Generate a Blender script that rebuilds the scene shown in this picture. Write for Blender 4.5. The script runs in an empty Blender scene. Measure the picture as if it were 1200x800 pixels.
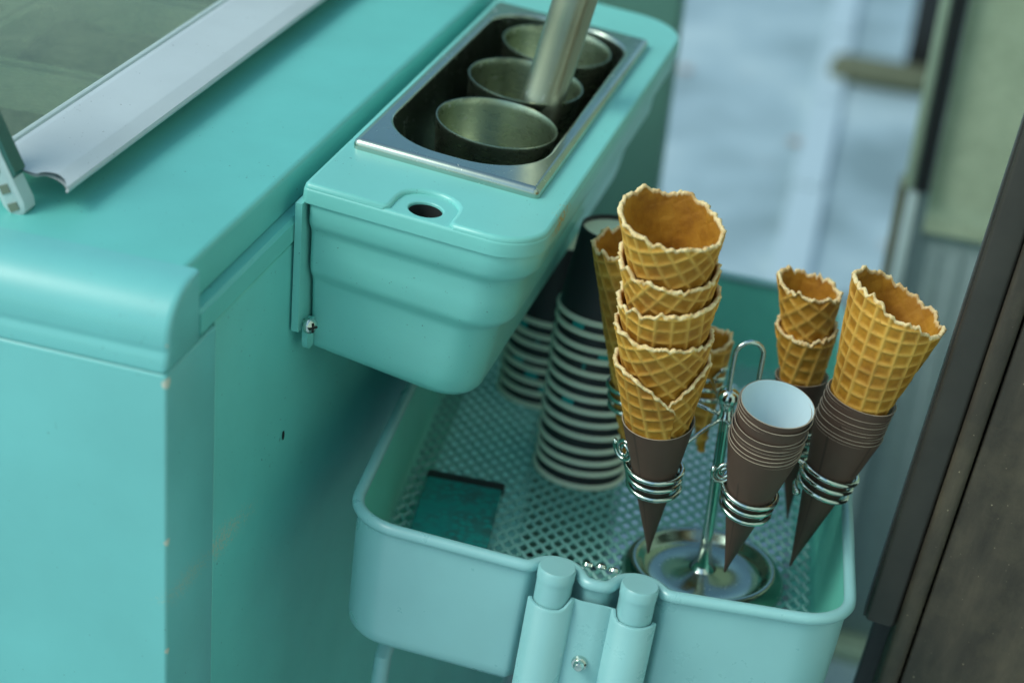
import bpy, bmesh, math, random
import numpy as np
from mathutils import Vector, Matrix, noise
from mathutils.geometry import tessellate_polygon
R = math.radians
SC = bpy.context.scene
COL = SC.collection
random.seed(7)

# ------------------------------------------------------------------ camera, sky, sun, exposure
cam_d = bpy.data.cameras.new('camera'); cam = bpy.data.objects.new('camera', cam_d); COL.objects.link(cam)
AX = Vector((0.9574065, 0.20323179, -0.20510885)); AY = Vector((0.27533825, -0.4286561, 0.86048986)); AZ = Vector((0.08695774, -0.88031289, -0.46635562))
rot = Matrix((AX, AY, AZ)) @ Matrix(((1, 0, 0), (0, -1, 0), (0, 0, -1)))
cam.matrix_world = Matrix.Translation((0, 0, 1.5)) @ rot.to_4x4()
cam_d.sensor_width = 36; cam_d.lens = 65.16
cam_d.clip_start = 0.05; cam_d.clip_end = 500
cam_d.dof.use_dof = True; cam_d.dof.focus_distance = 1.215; cam_d.dof.aperture_fstop = 3.6; cam_d.dof.aperture_blades = 0
SC.camera = cam

SUN_DIR = Vector((-0.58, -0.47, 0.86)).normalized()          # towards the sun
W = bpy.data.worlds.new('World'); SC.world = W; W.use_nodes = True
nt = W.node_tree; bg = nt.nodes['Background']
sky = nt.nodes.new('ShaderNodeTexSky'); sky.sky_type = 'NISHITA'; sky.sun_disc = False
sky.sun_elevation = math.asin(SUN_DIR.z); sky.sun_rotation = math.atan2(SUN_DIR.x, SUN_DIR.y)
sky.air_density = 1.0; sky.dust_density = 2.5; sky.ozone_density = 1.0
tint = nt.nodes.new('ShaderNodeMix'); tint.data_type = 'RGBA'; tint.blend_type = 'MULTIPLY'; tint.inputs[0].default_value = 1.0
tint.inputs[7].default_value = (0.76, 1.0, 0.94, 1)                   # greenish cast of the photograph's daylight
nt.links.new(sky.outputs[0], tint.inputs[6]); nt.links.new(tint.outputs[2], bg.inputs['Color']); bg.inputs['Strength'].default_value = 0.15
sun_d = bpy.data.lights.new('sun', 'SUN'); sun = bpy.data.objects.new('sun', sun_d); COL.objects.link(sun)
sun_d.energy = 1.0; sun_d.angle = R(24); sun_d.color = (1.0, 0.98, 0.94)
sun.rotation_euler = SUN_DIR.to_track_quat('Z', 'Y').to_euler(); sun.location = (-3, -3, 6)
vs = SC.view_settings
SC.display_settings.display_device = 'sRGB'
vs.view_transform = 'Standard'; vs.look = 'None'; vs.gamma = 1.0; vs.exposure = 0.34; vs.use_curve_mapping = False
SC.cycles.max_bounces = 10; SC.cycles.glossy_bounces = 6; SC.cycles.transparent_max_bounces = 12
SC.cycles.use_denoising = True

# ------------------------------------------------------------------ materials
def mat(name, col, rough=0.5, metal=0.0, spec=0.5, coat=0.0):
    m = bpy.data.materials.new(name); m.use_nodes = True
    b = m.node_tree.nodes['Principled BSDF']
    b.inputs['Base Color'].default_value = (*col, 1); b.inputs['Roughness'].default_value = rough
    b.inputs['Metallic'].default_value = metal; b.inputs['Specular IOR Level'].default_value = spec
    b.inputs['Coat Weight'].default_value = coat; b.inputs['Coat Roughness'].default_value = 0.12
    return m
def N(m, t, **kw):
    n = m.node_tree.nodes.new(t)
    for k, v in kw.items():
        if k.startswith('i_'): n.inputs[k[2:].replace('_', ' ')].default_value = v
        else: setattr(n, k, v)
    return n
def L(m, a, b): m.node_tree.links.new(a, b)
def bsdf(m): return m.node_tree.nodes['Principled BSDF']
def coords(m, kind='Object'): return N(m, 'ShaderNodeTexCoord').outputs[kind]
def noise_n(m, scale, detail=4, rough=0.55, vec=None):
    n = N(m, 'ShaderNodeTexNoise'); n.inputs['Scale'].default_value = scale; n.inputs['Detail'].default_value = detail; n.inputs['Roughness'].default_value = rough
    L(m, vec or coords(m), n.inputs['Vector']); return n.outputs['Fac']
def ramp(m, fac, stops):
    r = N(m, 'ShaderNodeValToRGB'); e = r.color_ramp.elements
    while len(e) < len(stops): e.new(0.5)
    for q, (p, c) in zip(e, stops): q.position = p; q.color = (*c, 1) if len(c) == 3 else c
    L(m, fac, r.inputs['Fac']); return r.outputs['Color']
def mix(m, fac, a, b):
    x = N(m, 'ShaderNodeMix', data_type='RGBA')
    for s, v in ((0, fac), (6, a), (7, b)):
        if hasattr(v, 'is_linked'): L(m, v, x.inputs[s])
        else: x.inputs[s].default_value = v if s == 0 else (*v, 1)
    return x.outputs[2]
def math_n(m, op, a, b=None):
    x = N(m, 'ShaderNodeMath', operation=op)
    for s, v in ((0, a), (1, b)):
        if v is None: continue
        if hasattr(v, 'is_linked'): L(m, v, x.inputs[s])
        else: x.inputs[s].default_value = v
    return x.outputs[0]
def bump(m, h, strength=0.2, dist=0.001):
    b = N(m, 'ShaderNodeBump'); b.inputs['Strength'].default_value = strength; b.inputs['Distance'].default_value = dist
    L(m, h, b.inputs['Height']); L(m, b.outputs[0], bsdf(m).inputs['Normal'])

def paint(name, col, rough=0.32, specks=True, var=0.06, scrape=None):
    """sprayed enamel: slight mottling, orange-peel relief, tiny dark chips; scrape = (point, dir, length, width, colour)"""
    m = mat(name, col, rough, 0, 0.85, 0.0)
    c2 = tuple(max(0, v * (1 - var * 2)) for v in col)
    base = mix(m, ramp(m, noise_n(m, 9, 5), [(0.35, (0, 0, 0)), (0.7, (1, 1, 1))]), col, c2)
    if specks:
        sp = ramp(m, noise_n(m, 420, 1), [(0.745, (0, 0, 0)), (0.77, (1, 1, 1))])
        zone = ramp(m, noise_n(m, 23, 2), [(0.45, (0, 0, 0)), (0.6, (1, 1, 1))])
        f = math_n(m, 'MULTIPLY', sp, zone)
        base = mix(m, f, base, tuple(v * 0.22 for v in col))
    if scrape:
        for (p, d, ln, w, cc, th) in scrape:
            d = Vector(d).normalized(); co = coords(m)
            sub = N(m, 'ShaderNodeVectorMath', operation='SUBTRACT'); L(m, co, sub.inputs[0]); sub.inputs[1].default_value = p
            dt = N(m, 'ShaderNodeVectorMath', operation='DOT_PRODUCT'); L(m, sub.outputs[0], dt.inputs[0]); dt.inputs[1].default_value = d
            t = dt.outputs['Value']
            ln2 = N(m, 'ShaderNodeVectorMath', operation='LENGTH'); L(m, sub.outputs[0], ln2.inputs[0])
            d2 = math_n(m, 'SUBTRACT', math_n(m, 'POWER', ln2.outputs['Value'], 2.0), math_n(m, 'POWER', math_n(m, 'ABSOLUTE', t), 2.0))
            off = math_n(m, 'SQRT', math_n(m, 'MAXIMUM', d2, 0.0))
            a = math_n(m, 'SUBTRACT', 1.0, math_n(m, 'DIVIDE', off, w))
            b = math_n(m, 'SUBTRACT', 1.0, math_n(m, 'DIVIDE', math_n(m, 'ABSOLUTE', t), ln))
            msk = math_n(m, 'MULTIPLY', math_n(m, 'MAXIMUM', a, 0.0), math_n(m, 'MAXIMUM', b, 0.0))
            nz_ = noise_n(m, 520, 6, 0.75)
            s = math_n(m, 'MULTIPLY', math_n(m, 'POWER', msk, 0.35), nz_)
            f = ramp(m, s, [(th, (0, 0, 0)), (th + 0.06, (1, 1, 1))])
            base = mix(m, f, base, cc)
    L(m, base, bsdf(m).inputs['Base Color'])
    rr = math_n(m, 'ADD', math_n(m, 'ADD', math_n(m, 'MULTIPLY', noise_n(m, 11, 6, 0.65), 0.26), math_n(m, 'MULTIPLY', noise_n(m, 95, 4, 0.7), 0.10)), rough - 0.18); L(m, rr, bsdf(m).inputs['Roughness'])
    bump(m, noise_n(m, 380, 2), 0.06, 0.0006)
    return m

TEAL = (0.145, 0.555, 0.510)
M = {}
M['top'] = paint('teal_enamel', TEAL, 0.35)
M['front'] = paint('teal_enamel_front_sheen', (0.168, 0.53, 0.520), 0.32, scrape=[((0.0, 0.03, 0.822), (0, 1, -0.10), 0.12, 0.028, (0.38, 0.50, 0.40), 0.47)] + [((0.0, 0.002, 1.0265 - q), (0, 0, 1), w_, w_, (0.58, 0.58, 0.48), 0.22) for q, w_ in ((.016, .004), (.029, .003), (.052, .004), (.16, .003), (.24, .0025))])  # same enamel as the top, less saturated: sky reflection put into the colour
M['side'] = paint('teal_enamel_side', TEAL, 0.42, scrape=[((0.0, 0.085, 0.816), (0, 1, -0.10), 0.15, 0.030, (0.38, 0.50, 0.40), 0.46)])
M['box'] = paint('mint_plastic', (0.205, 0.605, 0.555), 0.36, scrape=[((0.149, -0.012, -0.013), (0.1, 1, 0.1), 0.05, 0.012, (0.42, 0.30, 0.05), 0.40)])
M['basket'] = paint('mint_powder_coat', (0.28, 0.55, 0.56), 0.30, specks=False)
M['basket_bounce'] = paint('mint_coat_bounce_tint', (0.17, 0.66, 0.54), 0.45, specks=False)  # same coat as outside, greener: light bouncing inside the basket painted in
M['mesh'] = paint('mesh_powder_coat', (0.18, 0.46, 0.42), 0.45, specks=False)
M['white'] = paint('white_enamel', (0.53, 0.58, 0.60), 0.5)
M['backteal'] = paint('old_teal_enamel', (0.12, 0.29, 0.235), 0.6, specks=False)

def steel(name, col, rough, streak=(40, 40, 2), worn=0.25):
    m = mat(name, col, rough, 1.0)
    mp = N(m, 'ShaderNodeMapping'); mp.inputs['Scale'].default_value = streak; L(m, coords(m), mp.inputs[0])
    n1 = noise_n(m, 9, 6, 0.65, mp.outputs[0]); n2 = noise_n(m, 26, 5)
    L(m, math_n(m, 'ADD', math_n(m, 'MULTIPLY', n1, worn), rough - worn / 2), bsdf(m).inputs['Roughness'])
    L(m, mix(m, n2, tuple(v * 0.72 for v in col), col), bsdf(m).inputs['Base Color'])
    sp = ramp(m, noise_n(m, 240, 2), [(0.66, (0, 0, 0)), (0.70, (1, 1, 1))]); zz = ramp(m, noise_n(m, 20, 3), [(0.45, (0, 0, 0)), (0.6, (1, 1, 1))])
    spot = math_n(m, 'MULTIPLY', sp, zz)
    b = bsdf(m); rs = b.inputs['Roughness'].links[0].from_socket; L(m, math_n(m, 'ADD', rs, math_n(m, 'MULTIPLY', spot, 0.35)), b.inputs['Roughness'])
    cs = b.inputs['Base Color'].links[0].from_socket; L(m, mix(m, math_n(m, 'MULTIPLY', spot, 0.6), cs, (0.75, 0.78, 0.74)), b.inputs['Base Color'])
    mp2 = N(m, 'ShaderNodeMapping'); mp2.inputs['Scale'].default_value = (3, 60, 160); mp2.inputs['Rotation'].default_value = (0.4, 0.2, 0.7); L(m, coords(m), mp2.inputs[0])
    scr = noise_n(m, 14, 3, 0.6, mp2.outputs[0])
    bump(m, math_n(m, 'ADD', n1, math_n(m, 'MULTIPLY', scr, 1.5)), 0.08, 0.0004)
    return m
M['pan'] = steel('satin_steel', (0.55, 0.62, 0.54), 0.24, (14, 14, 3), 0.14)
M['cup'] = steel('worn_steel', (0.44, 0.49, 0.37), 0.28, (10, 10, 30), 0.16)
M['rod'] = steel('brushed_steel', (0.44, 0.45, 0.35), 0.34, (3, 3, 60))
M['chrome'] = mat('chrome', (0.60, 0.66, 0.61), 0.10, 1.0)
M['dish'] = steel('polished_dish_steel', (0.36, 0.44, 0.37), 0.16, (12, 12, 12), 0.1)
M['black'] = mat('black_rubber', (0.018, 0.019, 0.02), 0.5)
M['void'] = mat('dark_inside', (0.012, 0.014, 0.014), 0.8)

def m_waffle():
    m = mat('baked_waffle', (0.8, 0.4, 0.06), 0.6, 0, 0.3)
    at = N(m, 'ShaderNodeAttribute', attribute_name='crumb').outputs['Fac']
    hg = N(m, 'ShaderNodeAttribute', attribute_name='ridge').outputs['Fac']
    n = noise_n(m, 60, 6, 0.6); n3 = noise_n(m, 900, 3, 0.7)
    c = ramp(m, n, [(0.28, (0.25, 0.092, 0.007)), (0.48, (0.46, 0.200, 0.017)), (0.75, (0.64, 0.315, 0.038))])
    c = mix(m, math_n(m, 'MULTIPLY', hg, 0.7), c, (0.88, 0.52, 0.120))
    c = mix(m, math_n(m, 'MULTIPLY', ramp(m, n3, [(0.6, (0, 0, 0)), (0.72, (1, 1, 1))]), 0.35), c, (0.25, 0.11, 0.010))
    big = ramp(m, math_n(m, 'ADD', noise_n(m, 17, 4, 0.6), math_n(m, 'MULTIPLY', N(m, 'ShaderNodeObjectInfo').outputs['Random'], 0.12)), [(0.46, (0, 0, 0)), (0.72, (1, 1, 1))])
    c = mix(m, math_n(m, 'MULTIPLY', big, 0.55), c, (0.27, 0.092, 0.010))
    c = mix(m, math_n(m, 'MULTIPLY', at, ramp(m, noise_n(m, 130, 3), [(0.3, (0.35,) * 3), (0.6, (1, 1, 1))])), c, (0.86, 0.66, 0.36))
    L(m, c, bsdf(m).inputs['Base Color'])
    bsdf(m).inputs['Subsurface Weight'].default_value = 0.12; bsdf(m).inputs['Subsurface Radius'].default_value = (0.004, 0.002, 0.0006); bsdf(m).inputs['Subsurface Scale'].default_value = 0.6
    bump(m, math_n(m, 'ADD', n3, noise_n(m, 300, 4)), 0.35, 0.0007)
    return m
M['waffle'] = m_waffle()

def m_paper(name, col, var=0.15, rough=0.62):
    m = mat(name, col, rough, 0, 0.35)
    n = noise_n(m, 35, 6, 0.65)
    L(m, mix(m, n, tuple(v * (1 - var) for v in col), tuple(v * (1 + var) for v in col)), bsdf(m).inputs['Base Color'])
    bump(m, noise_n(m, 500, 3), 0.08, 0.0004)
    return m
M['brown'] = m_paper('dark_brown_paper', (0.100, 0.058, 0.042))
def add_seam(m):
    sx = N(m, 'ShaderNodeSeparateXYZ'); L(m, coords(m), sx.inputs[0])
    a = math_n(m, 'ARCTAN2', sx.outputs['Y'], sx.outputs['X'])
    e = math_n(m, 'ABSOLUTE', math_n(m, 'ADD', math_n(m, 'ADD', a, 1.95), math_n(m, 'MULTIPLY', sx.outputs['Z'], 2.0)))
    ln = ramp(m, e, [(0.02, (1, 1, 1)), (0.06, (0, 0, 0))])
    b = bsdf(m); src = b.inputs['Base Color'].links[0].from_socket
    L(m, mix(m, math_n(m, 'MULTIPLY', ln, 0.5), src, (0.03, 0.02, 0.016)), b.inputs['Base Color'])
add_seam(M['brown'])
M['brown_edge'] = m_paper('cut_paper_edge', (0.36, 0.30, 0.23), 0.3)
M['liner'] = m_paper('white_paper', (0.62, 0.75, 0.80), 0.02)
M['cream'] = m_paper('cream_paper', (0.85, 0.85, 0.68), 0.05)
def m_cup():
    m = mat('black_printed_paper', (0.02, 0.018, 0.022), 0.5)
    sx = N(m, 'ShaderNodeSeparateXYZ'); L(m, coords(m), sx.inputs[0])
    ang = math_n(m, 'ARCTAN2', sx.outputs['Y'], sx.outputs['X'])
    rnd = N(m, 'ShaderNodeObjectInfo').outputs['Random']
    a = math_n(m, 'ADD', math_n(m, 'MULTIPLY', ang, 1.6), math_n(m, 'MULTIPLY', rnd, 9.0))
    w = math_n(m, 'MULTIPLY', math_n(m, 'SINE', a), math_n(m, 'SINE', math_n(m, 'MULTIPLY', a, 4.3)))
    w = math_n(m, 'MULTIPLY', w, math_n(m, 'LESS_THAN', sx.outputs['Z'], 0.0105))
    w = math_n(m, 'MULTIPLY', w, math_n(m, 'GREATER_THAN', rnd, 0.35))
    f = ramp(m, w, [(0.42, (0, 0, 0)), (0.5, (1, 1, 1))])
    L(m, mix(m, f, (0.022, 0.020, 0.024), (0.03, 0.36, 0.34)), bsdf(m).inputs['Base Color'])
    return m
M['cup_print'] = m_cup()

def m_glass(name, tint, refl=0.12, dirt=0.25, dcol=(0.5, 0.56, 0.5), base=0.45):
    m = bpy.data.materials.new(name); m.use_nodes = True; t = m.node_tree; t.nodes.remove(bsdf(m))
    out = [n for n in t.nodes if n.type == 'OUTPUT_MATERIAL'][0]
    tr = N(m, 'ShaderNodeBsdfTransparent'); tr.inputs[0].default_value = (*tint, 1)
    gl = N(m, 'ShaderNodeBsdfGlossy'); gl.inputs['Roughness'].default_value = 0.08
    di = N(m, 'ShaderNodeBsdfDiffuse'); di.inputs[0].default_value = (*dcol, 1)
    fr = N(m, 'ShaderNodeFresnel'); bk_ = N(m, 'ShaderNodeNewGeometry').outputs['Backfacing']
    L(m, math_n(m, 'SUBTRACT', 1.5, math_n(m, 'MULTIPLY', bk_, 0.8333)), fr.inputs[0])
    a = N(m, 'ShaderNodeMixShader'); L(m, math_n(m, 'ADD', fr.outputs[0], refl - 0.04), a.inputs[0]); L(m, tr.outputs[0], a.inputs[1]); L(m, gl.outputs[0], a.inputs[2])
    d = ramp(m, math_n(m, 'ADD', math_n(m, 'MULTIPLY', noise_n(m, 7, 6, 0.7), 0.7), math_n(m, 'MULTIPLY', noise_n(m, 240, 3), 0.3)), [(0.30, (dirt * base,) * 3), (0.72, (dirt,) * 3)])
    b = N(m, 'ShaderNodeMixShader'); L(m, d, b.inputs[0]); L(m, a.outputs[0], b.inputs[1]); L(m, di.outputs[0], b.inputs[2])
    L(m, b.outputs[0], out.inputs[0]); return m
M['glass'] = m_glass('dusty_lid_glass', (0.72, 0.79, 0.67), 0.05, 0.50, (0.33, 0.40, 0.28), 0.15)
M['shopglass'] = m_glass('shop_glass', (0.60, 0.66, 0.54), 0.04, 0.85, (0.62, 0.72, 0.54))
M['clear'] = m_paper('milky_plastic', (0.55, 0.64, 0.64), 0.12, 0.2)

def m_ground():
    m = mat('pavement', (0.36, 0.43, 0.48), 0.5)
    c = ramp(m, noise_n(m, 2.2, 8, 0.6), [(0.34, (0.21, 0.29, 0.31)), (0.52, (0.35, 0.46, 0.50)), (0.68, (0.48, 0.59, 0.61))])
    sp = ramp(m, noise_n(m, 9, 2), [(0.70, (0, 0, 0)), (0.76, (0.6, 0.6, 0.6))])
    L(m, mix(m, sp, c, (0.46, 0.33, 0.24)), bsdf(m).inputs['Base Color'])
    bump(m, noise_n(m, 120, 5), 0.4, 0.003); return m
M['ground'] = m_ground()
M['kerb'] = m_paper('pale_stone', (0.44, 0.55, 0.60), 0.08)
def m_board():
    m = mat('dark_weathered_board', (0.06, 0.055, 0.05), 0.55, 0, 0.4)
    mp = N(m, 'ShaderNodeMapping'); mp.inputs['Scale'].default_value = (9, 9, 2.2); L(m, coords(m), mp.inputs[0])
    g = noise_n(m, 6, 7, 0.6, mp.outputs[0])
    c = ramp(m, g, [(0.3, (0.034, 0.027, 0.020)), (0.55, (0.058, 0.046, 0.033)), (0.75, (0.094, 0.073, 0.050))])
    sp = ramp(m, noise_n(m, 330, 2), [(0.735, (0, 0, 0)), (0.77, (1, 1, 1))])
    bl_ = ramp(m, noise_n(m, 14, 6, 0.7), [(0.45, (0, 0, 0)), (0.7, (1, 1, 1))])
    c = mix(m, math_n(m, 'MULTIPLY', bl_, 0.55), c, (0.12, 0.095, 0.060))
    c = mix(m, math_n(m, 'MULTIPLY', sp, 0.7), c, (0.36, 0.29, 0.19))
    L(m, c, bsdf(m).inputs['Base Color']); bump(m, math_n(m, 'ADD', g, math_n(m, 'MULTIPLY', noise_n(m, 400, 3), 0.5)), 0.35, 0.001); return m
M['board'] = m_board()
M['olive'] = m_paper('olive_brown_wood', (0.115, 0.125, 0.075), 0.2)
M['olivemetal'] = m_paper('olive_grey_metal', (0.38, 0.47, 0.35), 0.12, 0.35)
M['greymetal'] = m_paper('blue_grey_metal', (0.26, 0.34, 0.35), 0.15, 0.35)
M['palemetal'] = m_paper('pale_grey_metal', (0.42, 0.52, 0.53), 0.1, 0.35)
M['tealcard'] = m_paper('teal_card', (0.02, 0.33, 0.31), 0.25)
_m = M['tealcard']; _b = bsdf(_m); _s = _b.inputs['Base Color'].links[0].from_socket
_v = N(_m, 'ShaderNodeTexVoronoi'); _v.inputs['Scale'].default_value = 170; L(_m, coords(_m), _v.inputs['Vector'])
_f = math_n(_m, 'MULTIPLY', ramp(_m, _v.outputs['Distance'], [(0.25, (0, 0, 0)), (0.6, (1, 1, 1))]), ramp(_m, noise_n(_m, 45, 4), [(0.35, (0, 0, 0)), (0.65, (1, 1, 1))]))
L(_m, mix(_m, math_n(_m, 'MULTIPLY', _f, 0.75), _s, (0.05, 0.12, 0.12)), _b.inputs['Base Color'])
M['slot'] = mat('dull_olive_slot', (0.16, 0.19, 0.14), 0.6)
M['edgeglass'] = mat('green_glass_edge', (0.03, 0.12, 0.10), 0.15)
M['leaf'] = m_paper('dry_leaf_brown', (0.42, 0.31, 0.26), 0.2)
M['bouncewall'] = m_paper('bounce_wall_render', (0.58, 0.63, 0.53), 0.12)  # pale colour chosen to bounce fill light onto the right-hand faces
M['icecream'] = m_paper('pale_olive_ice', (0.30, 0.30, 0.20), 0.35)
M['tub'] = m_paper('frosted_white_plastic', (0.80, 0.84, 0.80), 0.1)
M['inside'] = m_paper('freezer_liner', (0.5, 0.56, 0.5), 0.2)

# ------------------------------------------------------------------ object helpers
def link(o, parent=None):
    COL.objects.link(o)
    if parent is not None: o.parent = parent
    return o
def tag(o, label=None, cat=None, group=None, kind=None):
    for k, v in (('label', label), ('category', cat), ('group', group), ('kind', kind)):
        if v: o[k] = v
    return o
def thing(name, label, cat, mw=None, group=None):
    o = bpy.data.objects.new(name, None); o.empty_display_size = 0.05; COL.objects.link(o)
    if mw is not None: o.matrix_world = mw
    return tag(o, label, cat, group)
def mesh(name, verts, faces, mats, parent=None, sharp=35, mw=None, fm=None):
    me = bpy.data.meshes.new(name); me.from_pydata([tuple(v) for v in verts], [], faces)
    for m_ in (mats if isinstance(mats, (list, tuple)) else [mats]): me.materials.append(m_)
    if fm: me.polygons.foreach_set('material_index', fm)
    bm = bmesh.new(); bm.from_mesh(me); bmesh.ops.recalc_face_normals(bm, faces=bm.faces); bm.to_mesh(me); bm.free()
    me.shade_smooth()
    if sharp: me.set_sharp_from_angle(angle=R(sharp))
    o = bpy.data.objects.new(name, me); link(o, parent)
    if mw is not None: o.matrix_world = mw
    return o
class MB:
    def __init__(s): s.v = []; s.f = []; s.m = []
    def add(s, v, f, mi=0):
        n = len(s.v); s.v += [tuple(p) for p in v]; s.f += [tuple(i + n for i in q) for q in f]; s.m += [mi] * len(f); return s
    def build(s, name, mats, parent=None, sharp=35, mw=None): return mesh(name, s.v, s.f, mats, parent, sharp, mw, s.m)
    def loft(s, loops, cap0=True, cap1=True, closed=True, mi=0, ring=False):
        n = len(loops[0]); v = [p for l in loops for p in l]; f = []
        k = n if closed else n - 1
        cnt = len(loops) if ring else len(loops) - 1
        for i in range(cnt):
            a = i * n; b = ((i + 1) % len(loops)) * n
            for j in range(k): f.append((a + j, a + (j + 1) % n, b + (j + 1) % n, b + j))
        if not ring:
            if cap0: f.append(tuple(range(n))[::-1])
            if cap1: f.append(tuple(range(len(v) - n, len(v))))
        return s.add(v, f, mi)
    def box(s, x0, x1, y0, y1, z0, z1, b=0.0, mi=0):
        if b <= 0:
            return s.loft([[(x0, y0, z), (x1, y0, z), (x1, y1, z), (x0, y1, z)] for z in (z0, z1)], mi=mi)
        lo = []
        for z, i in ((z0, b), (z0 + b * .3, b * .3), (z0 + b, 0), (z1 - b, 0), (z1 - b * .3, b * .3), (z1, b)):
            lo.append([(x, y, z) for x, y in rrect(x0 + i, x1 - i, y0 + i, y1 - i, b, 3)])
        return s.loft(lo, mi=mi)
    def tube(s, pts, r, n=10, closed=False, caps=True, mi=0):
        P = [Vector(p) for p in pts]; k = len(P); rr = r if isinstance(r, (list, tuple)) else [r] * k
        T = []
        for i in range(k):
            a = P[(i - 1) % k] if (closed or i > 0) else P[0]; b = P[(i + 1) % k] if (closed or i < k - 1) else P[-1]
            T.append((b - a).normalized())
        u = T[0].orthogonal().normalized(); loops = []
        for i in range(k):
            if i: u = (T[i - 1].rotation_difference(T[i]) @ u); u = (u - T[i] * u.dot(T[i])).normalized()
            w = T[i].cross(u)
            loops.append([P[i] + (u * math.cos(2 * math.pi * j / n) + w * math.sin(2 * math.pi * j / n)) * rr[i] for j in range(n)])
        if closed:   # close with the twist that matches best
            best = min(range(n), key=lambda q: (loops[-1][0] - loops[0][q]).length); 
            vs_ = [p for l in loops for p in l]; f = []
            for i in range(k):
                for j in range(n):
                    a, b = i * n + j, i * n + (j + 1) % n
                    if i < k - 1: c, d = (i + 1) * n + (j + 1) % n, (i + 1) * n + j
                    else: c, d = (j + 1 + best) % n, (j + best) % n
                    f.append((a, b, c, d))
            return s.add(vs_, f, mi)
        return s.loft(loops, caps, caps, mi=mi)
    def lathe(s, prof, n=48, mi=0, cx=0, cy=0, loop=False):
        """prof: (r, z) list; r = 0 makes a pole"""
        v = []; idx = []
        for r, z in prof:
            if r <= 1e-9: idx.append([len(v)] * n); v.append((cx, cy, z))
            else:
                idx.append(list(range(len(v), len(v) + n)))
                v += [(cx + r * math.cos(2 * math.pi * j / n), cy + r * math.sin(2 * math.pi * j / n), z) for j in range(n)]
        f = []; m_ = len(prof)
        for i in range(m_ if loop else m_ - 1):
            a, b = idx[i], idx[(i + 1) % m_]
            for j in range(n):
                q = [a[j], a[(j + 1) % n], b[(j + 1) % n], b[j]]; q2 = []
                for t in q:
                    if t not in q2: q2.append(t)
                if len(q2) > 2: f.append(tuple(q2))
        return s.add(v, f, mi)
def rrect(x0, x1, y0, y1, r, n=6):
    """rounded rectangle, counter-clockwise from the front left; r = one radius or four (front-left, front-right, back-right, back-left)"""
    rs = r if isinstance(r, (list, tuple)) else (r,) * 4; out = []
    for (cx, cy, a0), q in zip(((x0, y0, 180), (x1, y0, 270), (x1, y1, 0), (x0, y1, 90)), rs):
        q = max(q, 1e-5)
        ox = cx + q if cx == x0 else cx - q; oy = cy + q if cy == y0 else cy - q
        for k in range(n + 1):
            a = R(a0 + 90 * k / n); out.append((ox + q * math.cos(a), oy + q * math.sin(a)))
    return out
def inset(poly, d):
    n = len(poly); out = []
    for i in range(n):
        p, a, b = Vector(poly[i]), Vector(poly[i - 1]), Vector(poly[(i + 1) % n])
        e1 = (p - a); e2 = (b - p)
        if e1.length < 1e-9: e1 = e2
        if e2.length < 1e-9: e2 = e1
        e1.normalize(); e2.normalize()
        n1 = Vector((-e1.y, e1.x)); n2 = Vector((-e2.y, e2.x)); m_ = (n1 + n2)
        if m_.length < 1e-6: m_ = n1
        m_.normalize(); k = d / max(0.4, m_.dot(n1))
        out.append((p.x + m_.x * k, p.y + m_.y * k))
    return out
def plate(mb, outer, holes, z0, z1, b, hb=None, bottom=True, mi=0):
    """flat plate with bevelled rim and holes (outer ccw, holes ccw)"""
    hb = b if hb is None else hb
    steps = [(0, 0), (0, -1)] + [(1 - math.cos(a), -1 + math.sin(a)) for a in (R(30), R(60), R(90))]
    loops = [[(x, y, z0) for x, y in outer]]
    for i, k in steps[1:]:
        loops.append([(x, y, z1 + k * b) for x, y in (inset(outer, i * b) if i > 0 else outer)])
    mb.loft(loops, False, False, mi=mi)
    top = [loops[-1]]
    for h in holes:
        hl = [[(x, y, z0) for x, y in h]]
        for i, k in steps[1:]:
            hl.append([(x, y, z1 + k * hb) for x, y in (inset(h, -i * hb) if i > 0 else h)])
        mb.loft(hl, False, False, mi=mi); top.append(hl[-1])
    flat = [Vector(p) for l in top for p in l]
    mb.add(flat, [tuple(t) for t in tessellate_polygon([[Vector(p) for p in l] for l in top])], mi)
    if bottom:
        bl = [[(x, y, z0) for x, y in outer]] + [[(x, y, z0) for x, y in h] for h in holes]
        flat = [Vector(p) for l in bl for p in l]
        mb.add(flat, [tuple(t) for t in tessellate_polygon([[Vector(p) for p in l] for l in bl])], mi)
    return mb
def circle(cx, cy, r, n=32): return [(cx + r * math.cos(2 * math.pi * k / n), cy + r * math.sin(2 * math.pi * k / n)) for k in range(n)]
def frame(loc, ax=(0, 0, 1), spin=0):
    z = Vector(ax).normalized(); x = (Vector((1, 0, 0)) - z * z.x).normalized(); y = z.cross(x)
    q = Matrix((x, y, z)).transposed().to_4x4()
    return Matrix.Translation(loc) @ q @ Matrix.Rotation(spin, 4, 'Z')

# ------------------------------------------------------------------ the setting
g = MB().box(-40, 40, -30, 60, -0.3, 0.0).build('ground', M['ground'], sharp=35); g['kind'] = 'structure'
kb = MB()
for k in range(5):
    y0 = 2.6 + k * 0.55; x0 = -0.205 - 0.062 * (y0 - 2.6)
    v = [(x0 - .035, y0, .004), (x0 + .035, y0, .004), (x0 + .005, y0 + .53, .004), (x0 - .065, y0 + .53, .004)]
    kb.loft([[(a, b, -.05) for a, b, c in v], [(a, b, .014) for a, b, c in v]])
kb = kb.build('pavement_strip', M['kerb']); kb['kind'] = 'structure'

# ------------------------------------------------------------------ freezer
FZ = 1.0265
fr = thing('chest_freezer', 'large teal enamelled chest freezer with a white framed glass lid on top', 'freezer', Matrix.Translation((-0.3957, 0.8345, 0)))
X0, Y1 = -0.66, 0.98
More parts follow.
